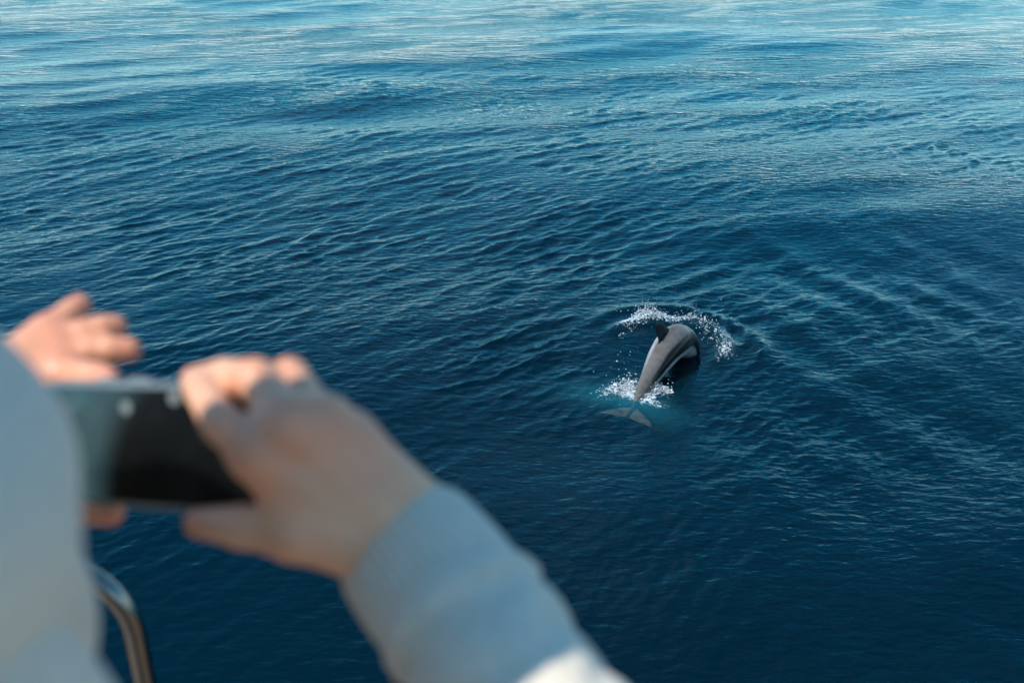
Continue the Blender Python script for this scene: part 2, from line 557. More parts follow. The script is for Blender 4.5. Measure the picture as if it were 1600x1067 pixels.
# ---------------------------------------------------------------- the boat underfoot (below the frame)
DECK_Z = CAM_H - 1.66
def build_deck():
    # outline of the upper deck, rail side towards +y
    ys = [0.88, 0.88, 0.70, 0.25, -3.6, -3.6]
    xs = [-7.0, 3.6, 4.6, 5.4, 5.4, -7.0]
    lv = [(DECK_Z, 0.0), (DECK_Z - 0.10, 0.02), (DECK_Z - 0.12, -0.04), (DECK_Z - 2.0, -0.12), (-0.5, -0.35)]
    c = np.array([-0.8, -1.4])
    vs = []
    for z, off in lv:
        for x, y in zip(xs, ys):
            d = np.array([x, y]) - c
            d = d / np.linalg.norm(d)
            vs.append((x + d[0] * off, y + d[1] * off, z))
    n = len(xs)
    q = [(l * n + k, l * n + (k + 1) % n, (l + 1) * n + (k + 1) % n, (l + 1) * n + k) for l in range(len(lv) - 1) for k in range(n)]
    caps = np.array([list(range(n))[::-1], [(len(lv) - 1) * n + k for k in range(n)]])
    me = make_mesh('deck', np.array(vs), [np.array(q), caps], smooth=False)
    return me
deck = link('deck', build_deck(), simple_mat('teak_deck', (0.32, 0.20, 0.115), 0.55, noise=0.1, nscale=6, bump=0.2))
tag(deck, 'pale boat deck under the photographed person', 'deck', kind='structure')

# steel railing: top bar that bends down into its end post
steel = simple_mat('brushed_steel', (0.17, 0.18, 0.175), 0.12, 1.0, noise=0.06, nscale=60, bump=0.08, bscale=900)
RY, RZ, RX = 0.752, CAM_H - 0.574, -0.364
rail = empty('steel_railing', (RX, RY, DECK_Z))
tag(rail, 'polished steel tube railing bending down beside the person in the pale hoodie', 'railing')
br = 0.085
corner = arc((RX - br, RY, RZ - br), math.pi / 2, 0, br, (1, 0, 0), (0, 0, 1), 14)
pts = [np.array([x, RY, RZ]) for x in np.linspace(-5.2, RX - br - 0.02, 24)] + corner + [np.array([RX, RY, z]) for z in np.linspace(RZ - br - 0.02, DECK_Z, 16)]
link('top_rail', make_mesh('top_rail', *tube(pts, 0.0105, 20)), steel, rail)
for i, x in enumerate((-1.75, -3.2, -4.65)):
    v, f = tube([(x, RY, DECK_Z), (x, RY, DECK_Z + 0.4), (x, RY, DECK_Z + 0.8), (x, RY, RZ - 0.01)], 0.0125, 16)
    link('post', make_mesh('post', v, f), steel, rail)
for z in (0.36, 0.70):
    v, f = tube([(x, RY, DECK_Z + z) for x in np.linspace(-5.2, RX - 0.005, 20)], 0.008, 12)
    link('mid_rail', make_mesh('mid_rail', v, f), steel, rail)
for x in (RX, -1.75, -3.2, -4.65):
    v, f = tube([(x, RY, DECK_Z + 0.001), (x, RY, DECK_Z + 0.004), (x, RY, DECK_Z + 0.008), (x, RY, DECK_Z + 0.012)], [0.04, 0.04, 0.038, 0.02], 20)
    link('base_flange', make_mesh('base_flange', v, f), steel, rail)

# ---------------------------------------------------------------- the dolphin
def build_dolphin():
    su = np.array([0.12, 0.26, 0.44, 0.70, 0.98, 1.22, 1.45, 1.66, 1.86, 2.02, 2.13])
    sz = np.array([-0.150, -0.140, -0.050, 0.078, 0.185, 0.232, 0.208, 0.100, -0.085, -0.26, -0.39])
    t = np.linspace(0, 1, len(su))
    tt = np.linspace(0, 1, 121)
    def cr(a):                                   # Catmull-Rom through the control points
        e = np.concatenate([[2 * a[0] - a[1]], a, [2 * a[-1] - a[-2]]])
        x = tt * (len(a) - 1); i = np.minimum(x.astype(int), len(a) - 2); f = x - i
        p0, p1, p2, p3 = e[i], e[i + 1], e[i + 2], e[i + 3]
        return 0.5 * ((2 * p1) + (-p0 + p2) * f + (2 * p0 - 5 * p1 + 4 * p2 - p3) * f ** 2 + (-p0 + 3 * p1 - 3 * p2 + p3) * f ** 3)
    U, Z = cr(su), cr(sz)
    s = np.concatenate([[0], np.cumsum(np.hypot(np.diff(U), np.diff(Z)))]); s /= s[-1]
    hs = np.interp(s, [0, .05, .10, .18, .28, .38, .48, .58, .68, .76, .82, .86, .90, .94, .97, 1], [.024, .042, .064, .096, .134, .172, .198, .208, .196, .172, .148, .122, .080, .046, .036, .010])
    ws = np.interp(s, [0, .05, .10, .18, .28, .38, .48, .58, .68, .76, .82, .86, .90, .94, .97, 1], [.015, .024, .040, .070, .112, .160, .190, .202, .194, .170, .142, .115, .074, .042, .032, .010])
    hs *= 0.93; ws *= 0.90
    for _ in range(6):
        hs[1:-1] = (hs[:-2] + 2 * hs[1:-1] + hs[2:]) / 4; ws[1:-1] = (ws[:-2] + 2 * ws[1:-1] + ws[2:]) / 4
    tu, tz = np.gradient(U), np.gradient(Z)
    ln_ = np.hypot(tu, tz); tu /= ln_; tz /= ln_
    K = 56
    ROLL = math.radians(10)
    rl = sstep(0.02, 0.30, s)
    def frame(i):
        T = HD * tu[i] + np.array([0, 0, tz[i]]); N_ = -HD * tz[i] + np.array([0, 0, tu[i]])
        a = ROLL * rl[i]
        return T, N_ * math.cos(a) - LAT * math.sin(a), LAT * math.cos(a) + N_ * math.sin(a)
    th = np.linspace(0, 2 * np.pi, K, endpoint=False)
    V, C = [], []
    for i in range(len(U)):
        T, Nn, Lt = frame(i)
        c = D0 + HD * U[i] + np.array([0, 0, Z[i]])
        for a in th:
            ca, sa = math.cos(a), math.sin(a)
            k = 1 - 0.06 * max(0, sa) * abs(ca)            # slightly roofed back
            V.append(c + Lt * ws[i] * ca * k + Nn * hs[i] * sa * k)
            # pigment: dark cape, pale flank patch, black side stripe, white belly
            el = sa + 0.05 * math.sin(9 * s[i] * 3.1)
            cape = np.array([0.125, 0.115, 0.105]); pale = np.array([0.40, 0.41, 0.40]); dark = np.array([0.005, 0.005, 0.006]); bel = np.array([0.42, 0.43, 0.41])
            fr_ = float(sstep(0.56, 0.74, s[i])) * float(sstep(1.15, 0.70, el))
            col = cape * (1 - fr_) + pale * fr_
            ridge_ = float(sstep(0.90, 0.985, sa)) * float(sstep(0.35, 0.5, s[i])) * (1 - float(sstep(0.72, 0.8, s[i])))
            col = col * (1 - 0.25 * ridge_)
            # sky sheen along the upper left side, painted pale into the skin colour
            if ca < 0:
                b = float(sstep(0.15, 0.5, -ca)) * float(sstep(0.0, 0.35, sa)) * float(sstep(0.2, 0.4, s[i]))
                col = col * (1 - 0.7 * b) + pale * 0.7 * b
            lo = -0.34 + 0.60 * (0.62 - s[i]); hi = 0.48 + 0.05 * (0.62 - s[i])
            st = float(sstep(lo - 0.09, lo + 0.03, el)) * (1 - float(sstep(hi - 0.05, hi + 0.09, el)))
            st *= float(sstep(0.12, 0.3, s[i]))
            col = col * (1 - st) + dark * st
            be = 1 - float(sstep(lo - 0.12, lo + 0.02, el))
            be *= float(sstep(0.15, 0.34, s[i]))
            col = col * (1 - be) + bel * be
            tail = 1 - float(sstep(0.08, 0.30, s[i]))
            col = col * (1 - tail) + np.array([0.12, 0.115, 0.105]) * tail
            C.append(col)
    n = len(U)
    q = [(i * K + k, i * K + (k + 1) % K, (i + 1) * K + (k + 1) % K, (i + 1) * K + k) for i in range(n - 1) for k in range(K)]
    caps = np.array([list(range(K))[::-1], [(n - 1) * K + k for k in range(K)]])
    parts = [(np.array(V), [np.array(q)[:, ::-1], caps[:, ::-1]])]
    cols = [np.array(C)]
    def foil(lead, trail, thick, side, col, steps=26, chord=14):
        """fin between a leading and a trailing edge curve (k,3)"""
        lead = np.asarray(lead, float); trail = np.asarray(trail, float)
        x = np.linspace(0, 1, steps)
        def cv(c):
            e = np.linspace(0, 1, len(c))
            o = np.stack([np.interp(x, e, c[:, k]) for k in range(3)], -1)
            for _ in range(10): o[1:-1] = (o[:-2] + 2 * o[1:-1] + o[2:]) / 4
            return o
        Lc, Tc = cv(lead), cv(trail)
        vs, cs = [], []
        for i in range(steps):
            tk = thick * (1 - 0.9 * x[i])
            for k in range(chord * 2):
                f = k / chord if k < chord else 2 - k / chord
                sg = 1 if k < chord else -1
                f2 = 0.5 - 0.5 * math.cos(math.pi * f)
                y = 2.6 * tk * (math.sqrt(max(f2, 0)) - f2) * 0.9
                vs.append(Lc[i] * (1 - f2) + Tc[i] * f2 + side * sg * y * 0.5)
                cs.append(col)
        m = chord * 2
        qq = [(i * m + k, i * m + (k + 1) % m, (i + 1) * m + (k + 1) % m, (i + 1) * m + k) for i in range(steps - 1) for k in range(m)]
        cc = np.array([list(range(m))[::-1], [(steps - 1) * m + k for k in range(m)]])
        parts.append((np.array(vs), [np.array(qq), cc])); cols.append(np.array(cs))
    def at_s(u):
        i = int(np.argmin(np.abs(U - u)))
        T, Nn, _ = frame(i)
        return D0 + HD * U[i] + np.array([0, 0, Z[i]]), T, Nn, hs[i], ws[i]
    # dorsal fin, swept back
    c1, T1, N1, h1, _ = at_s(1.27); c2, T2, N2, h2, _ = at_s(0.99)
    b1 = c1 + N1 * (h1 - 0.02); b2 = c2 + N2 * (h2 - 0.02)
    up = (N1 + N2) / 2; T = (T1 + T2) / 2
    tip = b2 + up * 0.265 - T * 0.020
    foil([b1, b1 + up * 0.075 - T * 0.075, b1 + up * 0.16 - T * 0.155, b1 + up * 0.228 - T * 0.232, tip],
         [b2, b2 + up * 0.06 + T * 0.035, b2 + up * 0.12 + T * 0.03, b2 + up * 0.18 + T * 0.005, tip + T * 0.004 - up * 0.004], 0.030, frame(int(np.argmin(np.abs(U - 1.13))))[2], np.array([0.010, 0.010, 0.011]))
    # flukes
    c0, T0, N0, _, _ = at_s(0.24)
    fluke_col = np.array([0.36, 0.25, 0.14])
    for sgn in (-1, 1):
        L_ = LAT * sgn
        foil([c0 + T0 * 0.10, c0 + T0 * 0.045 + L_ * 0.09, c0 - T0 * 0.02 + L_ * 0.19, c0 - T0 * 0.08 + L_ * 0.265, c0 - T0 * 0.145 + L_ * 0.305],
             [c0 - T0 * 0.085, c0 - T0 * 0.115 + L_ * 0.09, c0 - T0 * 0.120 + L_ * 0.17, c0 - T0 * 0.130 + L_ * 0.235, c0 - T0 * 0.15 + L_ * 0.302], 0.030, N0, fluke_col)
    # flippers, under water
    c3, T3, N3, h3, w3 = at_s(1.84)
    for sgn in (-1, 1):
        L_ = LAT * sgn
        b = c3 + L_ * w3 * 0.75 - N3 * h3 * 0.55
        foil([b + T3 * 0.06, b + T3 * 0.03 + L_ * 0.08 - N3 * 0.05, b - T3 * 0.05 + L_ * 0.15 - N3 * 0.10, b - T3 * 0.14 + L_ * 0.19 - N3 * 0.13],
             [b - T3 * 0.06, b - T3 * 0.08 + L_ * 0.06 - N3 * 0.05, b - T3 * 0.11 + L_ * 0.12 - N3 * 0.10, b - T3 * 0.145 + L_ * 0.185 - N3 * 0.13], 0.022, N3, np.array([0.05, 0.05, 0.05]))
    v, f = join_geo(parts)
    me = make_mesh('dolphin', v, f)
    attr(me, 'pigment', np.concatenate(cols))
    return me

M = Mat('dolphin_skin')
at = M.n('ShaderNodeAttribute', attribute_name='pigment')
tc = M.n('ShaderNodeTexCoord')
nz = M.n('ShaderNodeTexNoise'); nz.inputs['Scale'].default_value = 14; nz.inputs['Detail'].default_value = 6
M.l(tc.outputs['Object'], nz.inputs['Vector'])
mr = M.n('ShaderNodeMapRange'); mr.inputs['To Min'].default_value = 0.45; mr.inputs['To Max'].default_value = 1.55
M.l(nz.outputs['Fac'], mr.inputs['Value'])
vm = M.n('ShaderNodeVectorMath', operation='SCALE')
M.l(at.outputs['Color'], vm.inputs[0]); M.l(mr.outputs[0], vm.inputs['Scale'])
M.l(vm.outputs[0], M.bsdf.inputs['Base Color'])
M.set(Roughness=0.28)
M.bsdf.inputs['IOR'].default_value = 1.2
M.bsdf.inputs['Specular IOR Level'].default_value = 0.5
M.bsdf.inputs['Coat Weight'].default_value = 0.08
M.bsdf.inputs['Coat Roughness'].default_value = 0.15
bp = M.n('ShaderNodeBump'); bp.inputs['Strength'].default_value = 0.25; bp.inputs['Distance'].default_value = 0.004
nz2 = M.n('ShaderNodeTexNoise'); nz2.inputs['Scale'].default_value = 30; nz2.inputs['Detail'].default_value = 3
M.l(tc.outputs['Object'], nz2.inputs['Vector']); M.l(nz2.outputs['Fac'], bp.inputs['Height']); M.l(bp.outputs[0], M.bsdf.inputs['Normal'])
me = build_dolphin()
# the mesh is laid out in world metres; move its origin under the animal
org = dol(1.0)
co = np.empty(len(me.vertices) * 3, dtype=np.float32); me.vertices.foreach_get('co', co)
me.vertices.foreach_set('co', (co.reshape(-1, 3) - org.astype(np.float32)).ravel()); me.update()
dolphin = link('dolphin', me, M.m)
dolphin.location = org
tag(dolphin, 'grey dolphin arching out of the blue water with dark dorsal fin and black side stripe', 'dolphin')

# ---------------------------------------------------------------- foam and spray round the dolphin
foam_mat = simple_mat('foam', (0.58, 0.63, 0.64), 0.45, noise=0.06, nscale=60)
def ico(sub):
    import bmesh
    bm = bmesh.new()
    bmesh.ops.create_icosphere(bm, subdivisions=sub, radius=1.0)
    v = np.array([q.co[:] for q in bm.verts]); f = np.array([[x.index for x in t.verts] for t in bm.faces])
    bm.free()
    return v, f
ICO1, ICO2 = ico(1), ico(2)
def blobs(name, cen, rad, seed, flat=0.75):
    g = np.random.default_rng(seed)
    parts = []
    for c, r in zip(cen, rad):
        v, f = ICO2 if r > 0.014 else ICO1
        v = v * (1 + 0.28 * g.standard_normal((len(v), 1)) * (0.8 if r > 0.014 else 0.5))
        s = np.array([1 + 0.3 * g.standard_normal(), 1 + 0.3 * g.standard_normal(), flat])
        parts.append((v * np.clip(s, 0.5, 1.6) * r + c, f))
    v, f = join_geo(parts)
    return make_mesh(name, v, f)
def heights(xy):
    x, y = xy[:, 0], xy[:, 1]
    return sea_disp(x, y, np.hypot(x, y))[2]
def along(pix, dens, spread, seed, up, size):
    """foam points scattered along a line on the water; up = how high it is thrown"""
    g = np.random.default_rng(seed)
    w_ = np.array([G(a, b, 0.06)[:2] for a, b in pix])
    out, rad = [], []
    for i in range(len(w_) - 1):
        n_ = int(dens[i] * 4.2)
        t = g.random(n_)
        c = w_[i] * (1 - t)[:, None] + w_[i + 1] * t[:, None]
        c += g.standard_normal((n_, 2)) * spread[i] * 0.95
        cl = np.sin(c[:, 0] * 41 + 2.2 * np.sin(c[:, 1] * 33)) + np.sin(c[:, 1] * 37 + 1.9 * np.sin(c[:, 0] * 29 + 1)) + 0.6 * np.sin(c[:, 0] * 97 + 3 * c[:, 1]) * np.sin(c[:, 1] * 88)
        c = c[cl + 0.9 * g.standard_normal(n_) > 0.55]; n_ = len(c)
        z = heights(c) + np.abs(g.standard_normal(n_)) * up[i]
        out.append(np.column_stack([c, z]))
        rad.append(0.44 * size * np.exp(0.5 * g.standard_normal(n_)))
    return np.concatenate(out), np.clip(np.concatenate(rad), 0.002, 0.022)

bow = [(968, 521), (980, 510), (992, 501), (1003, 494), (1020, 493), (1040, 492), (1062, 492), (1080, 497), (1098, 503), (1116, 516), (1128, 530), (1131, 542)]
c, r_ = along(bow, [14, 40, 110, 330, 220, 90, 110, 90, 100, 34, 34, 20], [.03, .035, .05, .07, .05, .035, .05, .06, .08, .05, .05, .05], 5, [.01, .015, .03, .065, .035, .015, .03, .03, .05, .02, .02, .02], 0.0085)
fo = link('splash_foam', blobs('splash_foam', c, r_, 1), foam_mat)
tag(fo, 'broken arc of white foam thrown up ahead of the dolphin', 'foam', kind='stuff')
tl = [(940, 603), (958, 600), (974, 597), (986, 598)]
c1_, r1_ = along(tl, [70, 300, 420], [.045, .060, .065], 6, [.012, .03, .05], 0.0085)
tl2 = [(987, 585), (992, 600)]
c2_, r2_ = along(tl2, [240], [.06], 7, [.05], 0.0085)
tr = [(1000, 606), (1016, 600), (1034, 594), (1043, 598)]
c3_, r3_ = along(tr, [280, 380, 180], [.045, .060, .045], 8, [.03, .035, .02], 0.0085)
fo2 = link('tail_foam', blobs('tail_foam', np.concatenate([c1_, c2_, c3_]), np.concatenate([r1_, r2_, r3_]), 2), foam_mat)
tag(fo2, 'white churned foam around the dolphin\'s tail stock', 'foam', kind='stuff')
g = np.random.default_rng(77)
dr, rr_ = [], []
for (a, b, sx, sy, n_, up) in [(1010, 492, 22, 5, 40, .12), (1090, 497, 26, 7, 60, .10), (1125, 530, 12, 12, 24, .06), (975, 580, 14, 14, 40, .12), (1030, 580, 18, 10, 18, .10), (950, 605, 16, 8, 24, .05), (1060, 500, 40, 10, 24, .12)]:
    for _ in range(int(n_ * 0.6)):
        q = G(a + g.normal() * sx, b + g.normal() * sy, 0.05)
        q[2] = heights(q[None, :2])[0] + abs(g.normal()) * up
        dr.append(q); rr_.append(0.0038 * math.exp(0.4 * g.normal()))
sd = link('spray_droplets', blobs('spray_droplets', dr, rr_, 3, 1.0), foam_mat)
tag(sd, 'small white water drops flung up round the dolphin', 'spray', kind='stuff')

# ---------------------------------------------------------------- the phone
ph_l, ph_r = P(75, 687, 0.566), P(414, 703, 0.515)
ax_x = ph_r - ph_l; PH_L = 0.150; ax_x /= np.linalg.norm(ax_x)
ax_u = np.array([0, sp, cp]); ax_u = ax_u - ax_x * (ax_u @ ax_x); ax_u /= np.linalg.norm(ax_u)
ax_n = np.cross(ax_x, ax_u)                              # towards the user
if ax_n[1] > 0: ax_n = -ax_n
PH_C = (ph_l + ph_r) / 2
def rounded_slab(L_, H_, T_, rad, bev, seg=8):
    """rounded-corner slab in local x (length), y (height), z (thickness), edges rounded"""
    prof = [(-T_ / 2, bev), (-T_ / 2 + bev * 0.3, bev * 0.3), (-T_ / 2 + bev, 0), (T_ / 2 - bev, 0), (T_ / 2 - bev * 0.3, bev * 0.3), (T_ / 2, bev)]
    vs = []
    for z, ins in prof:
        r = max(rad - ins, 1e-4)
        for cx, cy_, a0 in ((1, 1, 0), (-1, 1, 90), (-1, -1, 180), (1, -1, 270)):
            for k in range(seg + 1):
                a = math.radians(a0 + 90 * k / seg)
                vs.append((cx * (L_ / 2 - rad) + r * math.cos(a), cy_ * (H_ / 2 - rad) + r * math.sin(a), z))
    m = 4 * (seg + 1)
    q = [(i * m + k, i * m + (k + 1) % m, (i + 1) * m + (k + 1) % m, (i + 1) * m + k) for i in range(len(prof) - 1) for k in range(m)]
    caps = np.array([list(range(m))[::-1], [(len(prof) - 1) * m + k for k in range(m)]])
    return np.array(vs), [np.array(q), caps]
phone = empty('smartphone', PH_C)
from mathutils import Matrix
phone.matrix_world = Matrix(((ax_x[0], ax_u[0], ax_n[0], PH_C[0]), (ax_x[1], ax_u[1], ax_n[1], PH_C[1]), (ax_x[2], ax_u[2], ax_n[2], PH_C[2]), (0, 0, 0, 1)))
tag(phone, 'black glossy smartphone held sideways in both hands', 'smartphone')
def phone_part(name, geo, mat):
    o = bpy.data.objects.new(name, make_mesh(name, *geo)); COL.objects.link(o); o.data.materials.append(mat); o.parent = phone
    return o
case_m = simple_mat('clear_grey_case', (0.16, 0.19, 0.19), 0.25, noise=0.1, nscale=80)
phone_part('case', rounded_slab(PH_L, 0.0685, 0.0100, 0.0115, 0.003), case_m)
M = Mat('phone_screen')
M.set(Roughness=0.10); M.bsdf.inputs['Specular IOR Level'].default_value = 0.3; M.bsdf.inputs['Base Color'].default_value = (0.004, 0.005, 0.005, 1)
tc = M.n('ShaderNodeTexCoord')
sx = M.n('ShaderNodeSeparateXYZ'); M.l(tc.outputs['Object'], sx.inputs[0])
# teal reflection of hoodie and sky, painted as glow outside a dark rounded area
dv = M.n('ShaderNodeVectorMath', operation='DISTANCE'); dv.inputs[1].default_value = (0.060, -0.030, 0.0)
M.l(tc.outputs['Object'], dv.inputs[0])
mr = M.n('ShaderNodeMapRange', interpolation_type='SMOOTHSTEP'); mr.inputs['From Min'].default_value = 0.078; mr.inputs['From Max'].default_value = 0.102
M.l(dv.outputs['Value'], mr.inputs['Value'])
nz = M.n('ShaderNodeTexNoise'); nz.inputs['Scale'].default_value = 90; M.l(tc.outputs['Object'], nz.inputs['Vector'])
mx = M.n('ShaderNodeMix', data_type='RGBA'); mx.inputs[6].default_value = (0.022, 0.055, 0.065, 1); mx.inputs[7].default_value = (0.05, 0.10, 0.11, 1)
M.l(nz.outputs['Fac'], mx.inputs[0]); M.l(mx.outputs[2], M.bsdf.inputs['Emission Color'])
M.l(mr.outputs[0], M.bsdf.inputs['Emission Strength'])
sm = M.n('ShaderNodeTexNoise'); sm.inputs['Scale'].default_value = 55; sm.inputs['Detail'].default_value = 5; M.l(tc.outputs['Object'], sm.inputs['Vector'])
smr = M.n('ShaderNodeMapRange'); smr.inputs['From Min'].default_value = 0.4; smr.inputs['From Max'].default_value = 0.7; smr.inputs['To Min'].default_value = 0.06; smr.inputs['To Max'].default_value = 0.28
M.l(sm.outputs['Fac'], smr.inputs['Value']); M.l(smr.outputs[0], M.bsdf.inputs['Roughness'])
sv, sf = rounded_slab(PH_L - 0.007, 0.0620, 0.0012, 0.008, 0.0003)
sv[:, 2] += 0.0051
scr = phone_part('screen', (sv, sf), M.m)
lv_, lf_ = rounded_slab(0.032, 0.030, 0.003, 0.008, 0.0008)
lv_[:, 2] -= 0.006; lv_[:, 0] -= PH_L / 2 - 0.024; lv_[:, 1] += 0.016
for (cx_, cy__) in ((-0.012, 0.020), (0.020, 0.026)):        # glints of reflected light, put on the glass as pale discs
    dv_, df_ = rounded_slab(0.0068, 0.0068, 0.0004, 0.0033, 0.0001, 5)
    dv_ += np.array([cx_, cy__, 0.0059])
    phone_part('glint_spot', (dv_, df_), simple_mat('painted_glint', (0.20, 0.23, 0.23), 0.6, noise=0.2, nscale=300)).parent = scr
bump_o = phone_part('camera_bump', (lv_, lf_), simple_mat('black_glass', (0.01, 0.01, 0.011), 0.1))
for k, (lx, ly) in enumerate(((-0.0075, 0.007), (0.0075, 0.007), (-0.0075, -0.007))):
    v, f = tube([(0, 0, -0.0012), (0, 0, 0), (0, 0, 0.0012)], [0.0055, 0.0055, 0.0058], 18)
    v += np.array([-PH_L / 2 + 0.024 + lx, 0.016 + ly, -0.0083])
    o = phone_part('lens', (v, f), simple_mat('lens_glass', (0.02, 0.02, 0.03), 0.05)); o.parent = bump_o
for lx, ll in ((-0.030, 0.014), (-0.008, 0.014), (0.03, 0.020)):
    bv, bf = rounded_slab(ll, 0.0022, 0.003, 0.0011, 0.0004, 4)
    bv += np.array([lx, 0.0685 / 2 + 0.0008, 0.0])
    phone_part('side_button', (bv, bf), simple_mat('button_metal', (0.35, 0.37, 0.37), 0.3, 0.6))

# ---------------------------------------------------------------- the person with the phone
PHI = math.radians(55)
A_ = np.array([math.cos(PHI), -math.sin(PHI), 0.0])     # towards the person's right
F_ = np.array([math.sin(PHI), math.cos(PHI), 0.0])      # the way the person faces
Zv = np.array([0, 0, 1.0])
C0 = R(-0.295, 0.235, 0.0)
def B(a, f, z):                                          # body frame: right, front, height relative to the lens
    return C0 + A_ * a + F_ * f + Zv * z
WR = P(634, 848, 0.530)                                  # right wrist at the cuff
EDIR = np.array(P(803, 1067, 0.468)) - WR; EDIR /= np.linalg.norm(EDIR)
ER = WR + EDIR * 0.262                                   # right elbow
SR = B(0.190, -0.015, -0.265)                             # right shoulder joint
WL = P(2, 606, 0.590)
SL = B(-0.175, 0.0, -0.225)
EL = R(-0.42, 0.50, -0.485)
HEAD = B(0.007, 0.045, 0.03) 

person = empty('person', (C0[0], C0[1], DECK_Z))
tag(person, 'person in pale blue-grey hoodie holding up a smartphone over the water', 'person')

def cap(a, b, ra, rb=None):
    rb = ra if rb is None else rb
    return lambda p: seg_r(p, a, b, ra, rb)
def chain(pts, rad):
    return [cap(pts[i], pts[i + 1], rad[i], rad[i + 1]) for i in range(len(pts) - 1)]

def hand_field(fingers, palm, kf=0.0045, kp=0.010):
    pf = field_union(palm, kp)
    ff = [field_union(x, 0.003) for x in fingers]
    def f(p):
        d = pf(p)
        for q in ff:
            d = smin(d, q(p), kf)
        return d
    return f

# right hand: back towards the camera, thumb below the phone, fingers folded over its top edge
rh = {
 'index':  ([P(402, 706, .485), P(347, 662, .484), P(316, 610, .516), P(304, 594, .542)], [.0114, .0098, .0088, .0076]),
 'middle': ([P(450, 664, .485), P(399, 592, .504), P(350, 588, .533), P(318, 592, .553)], [.0116, .0102, .0092, .0082]),
 'ring':   ([P(503, 664, .494), P(452, 590, .516), P(408, 600, .550), P(385, 612, .568)], [.0115, .0100, .0090, .0080]),
 'pinky':  ([P(548, 688, .506), P(524, 646, .538), P(488, 632, .560), P(460, 634, .574)], [.0105, .0085, .0078, .0068]),
 'thumb':  ([P(548, 838, .512), P(458, 832, .496), P(376, 822, .503), P(312, 816, .514)], [.0165, .0128, .0108, .0080]),
}
wr_a, wr_b = P(664, 820, .528), P(610, 872, .522)
fa = EDIR * 0.08
palm = [cap(wr_a, rh['pinky'][0][0], .0175, .0125), cap(wr_a, rh['ring'][0][0], .017, .0135), cap(P(640, 845, .524), rh['middle'][0][0], .0185, .0140),
        cap(P(625, 858, .522), rh['index'][0][0], .0180, .0135), cap(wr_b, rh['thumb'][0][0], .0180, .0175), cap(rh['thumb'][0][0], rh['thumb'][0][1], .0180, .0140),
        cap(P(430, 726, .492), P(452, 812, .496), .0125, .0125), cap(P(480, 750, .498), P(500, 810, .502), .0160, .0170),
        cap(P(560, 760, .515), P(470, 720, .505), .018, .016),
        cap(wr_a, wr_a + fa, .0185, .021), cap(wr_b, wr_b + fa, .0185, .021), cap(P(640, 845, .524), P(640, 845, .524) + fa, .021, .024)]
rfing = [chain(*rh[k]) for k in ('index', 'middle', 'ring', 'pinky', 'thumb')]
# knuckle heads and extensor tendons
for k in ('index', 'middle', 'ring', 'pinky'):
    pts, rad = rh[k]
    palm.append(lambda p, c=pts[0] - np.array([0, .0, -.001]), r=rad[0] * 1.10: np.linalg.norm(p - c.astype(np.float32), axis=-1) - r)
right_palm0 = hand_field(rfing, palm)
tocam = np.array([0, -cp, sp])
tend = [cap(P(648, 838, .520) + tocam * 0.012, rh[k][0][0] + tocam * (rh[k][1][0] * 0.62), .0040, .0050) for k in ('index', 'middle', 'ring', 'pinky')]
tend.append(cap(wr_b + tocam * 0.010, rh['thumb'][0][1] + tocam * 0.008, .0045, .0050))
tend_f = field_union(tend, 0.004)
def right_field(p):
    d = smin(right_palm0(p), tend_f(p), 0.007)
    for k in ('index', 'middle', 'ring', 'pinky', 'thumb'):        # skin gathered over the middle joints
        c_ = rh[k][0][1].astype(np.float32); q_ = p - c_
        ax__ = (rh[k][0][2] - rh[k][0][0]); ax__ = (ax__ / np.linalg.norm(ax__)).astype(np.float32)
        t_ = q_ @ ax__
        d = d + 0.0006 * np.sin(t_ * 1900) * np.exp(-(np.einsum('...i,...i->...', q_, q_)) / 0.00012)
    return d

# left hand: fingers fanned out above the phone's far end, thumb under it
lh = {
 'index':  ([P(96, 582, .592), P(128, 586, .578), P(152, 588, .566), P(170, 592, .560)], [.0095, .0085, .0078, .0070]),
 'middle': ([P(92, 556, .600), P(140, 549, .601), P(175, 546, .602), P(202, 546, .604)], [.0098, .0088, .0080, .0074]),
 'ring':   ([P(84, 536, .605), P(130, 521, .608), P(160, 513, .612), P(180, 510, .616)], [.0095, .0085, .0078, .0072]),
 'pinky':  ([P(72, 522, .610), P(96, 500, .616), P(112, 486, .621), P(125, 476, .626)], [.0090, .0078, .0072, .0068]),
 'thumb':  ([P(38, 650, .580), P(58, 724, .566), P(112, 790, .556), P(172, 800, .556)], [.0150, .0120, .0098, .0078]),
}
lpalm = [cap(WL, lh[k][0][0], .018, .012) for k in ('index', 'middle', 'ring', 'pinky')] + [cap(WL, lh['thumb'][0][0], .018, .016), cap(lh['thumb'][0][0], lh['index'][0][0], .013, .010)]
ldir = (EL - WL); ldir /= np.linalg.norm(ldir)
lpalm += [cap(WL, WL + ldir * 0.09, .023, .026)]
left_field = hand_field([chain(*lh[k]) for k in ('index', 'middle', 'ring', 'pinky', 'thumb')], lpalm)

def bounds(pts, pad):
    pts = np.array(pts)
    return pts.min(0) - pad, pts.max(0) + pad

rp = [q for k in rh for q in rh[k][0]] + [wr_a + fa, wr_b + fa]
rv, rq = surface_nets(right_field, *bounds(rp, 0.03), 0.0020)
lp = [q for k in lh for q in lh[k][0]] + [WL + ldir * 0.09]
lv2, lq = surface_nets(left_field, *bounds(lp, 0.03), 0.0022)

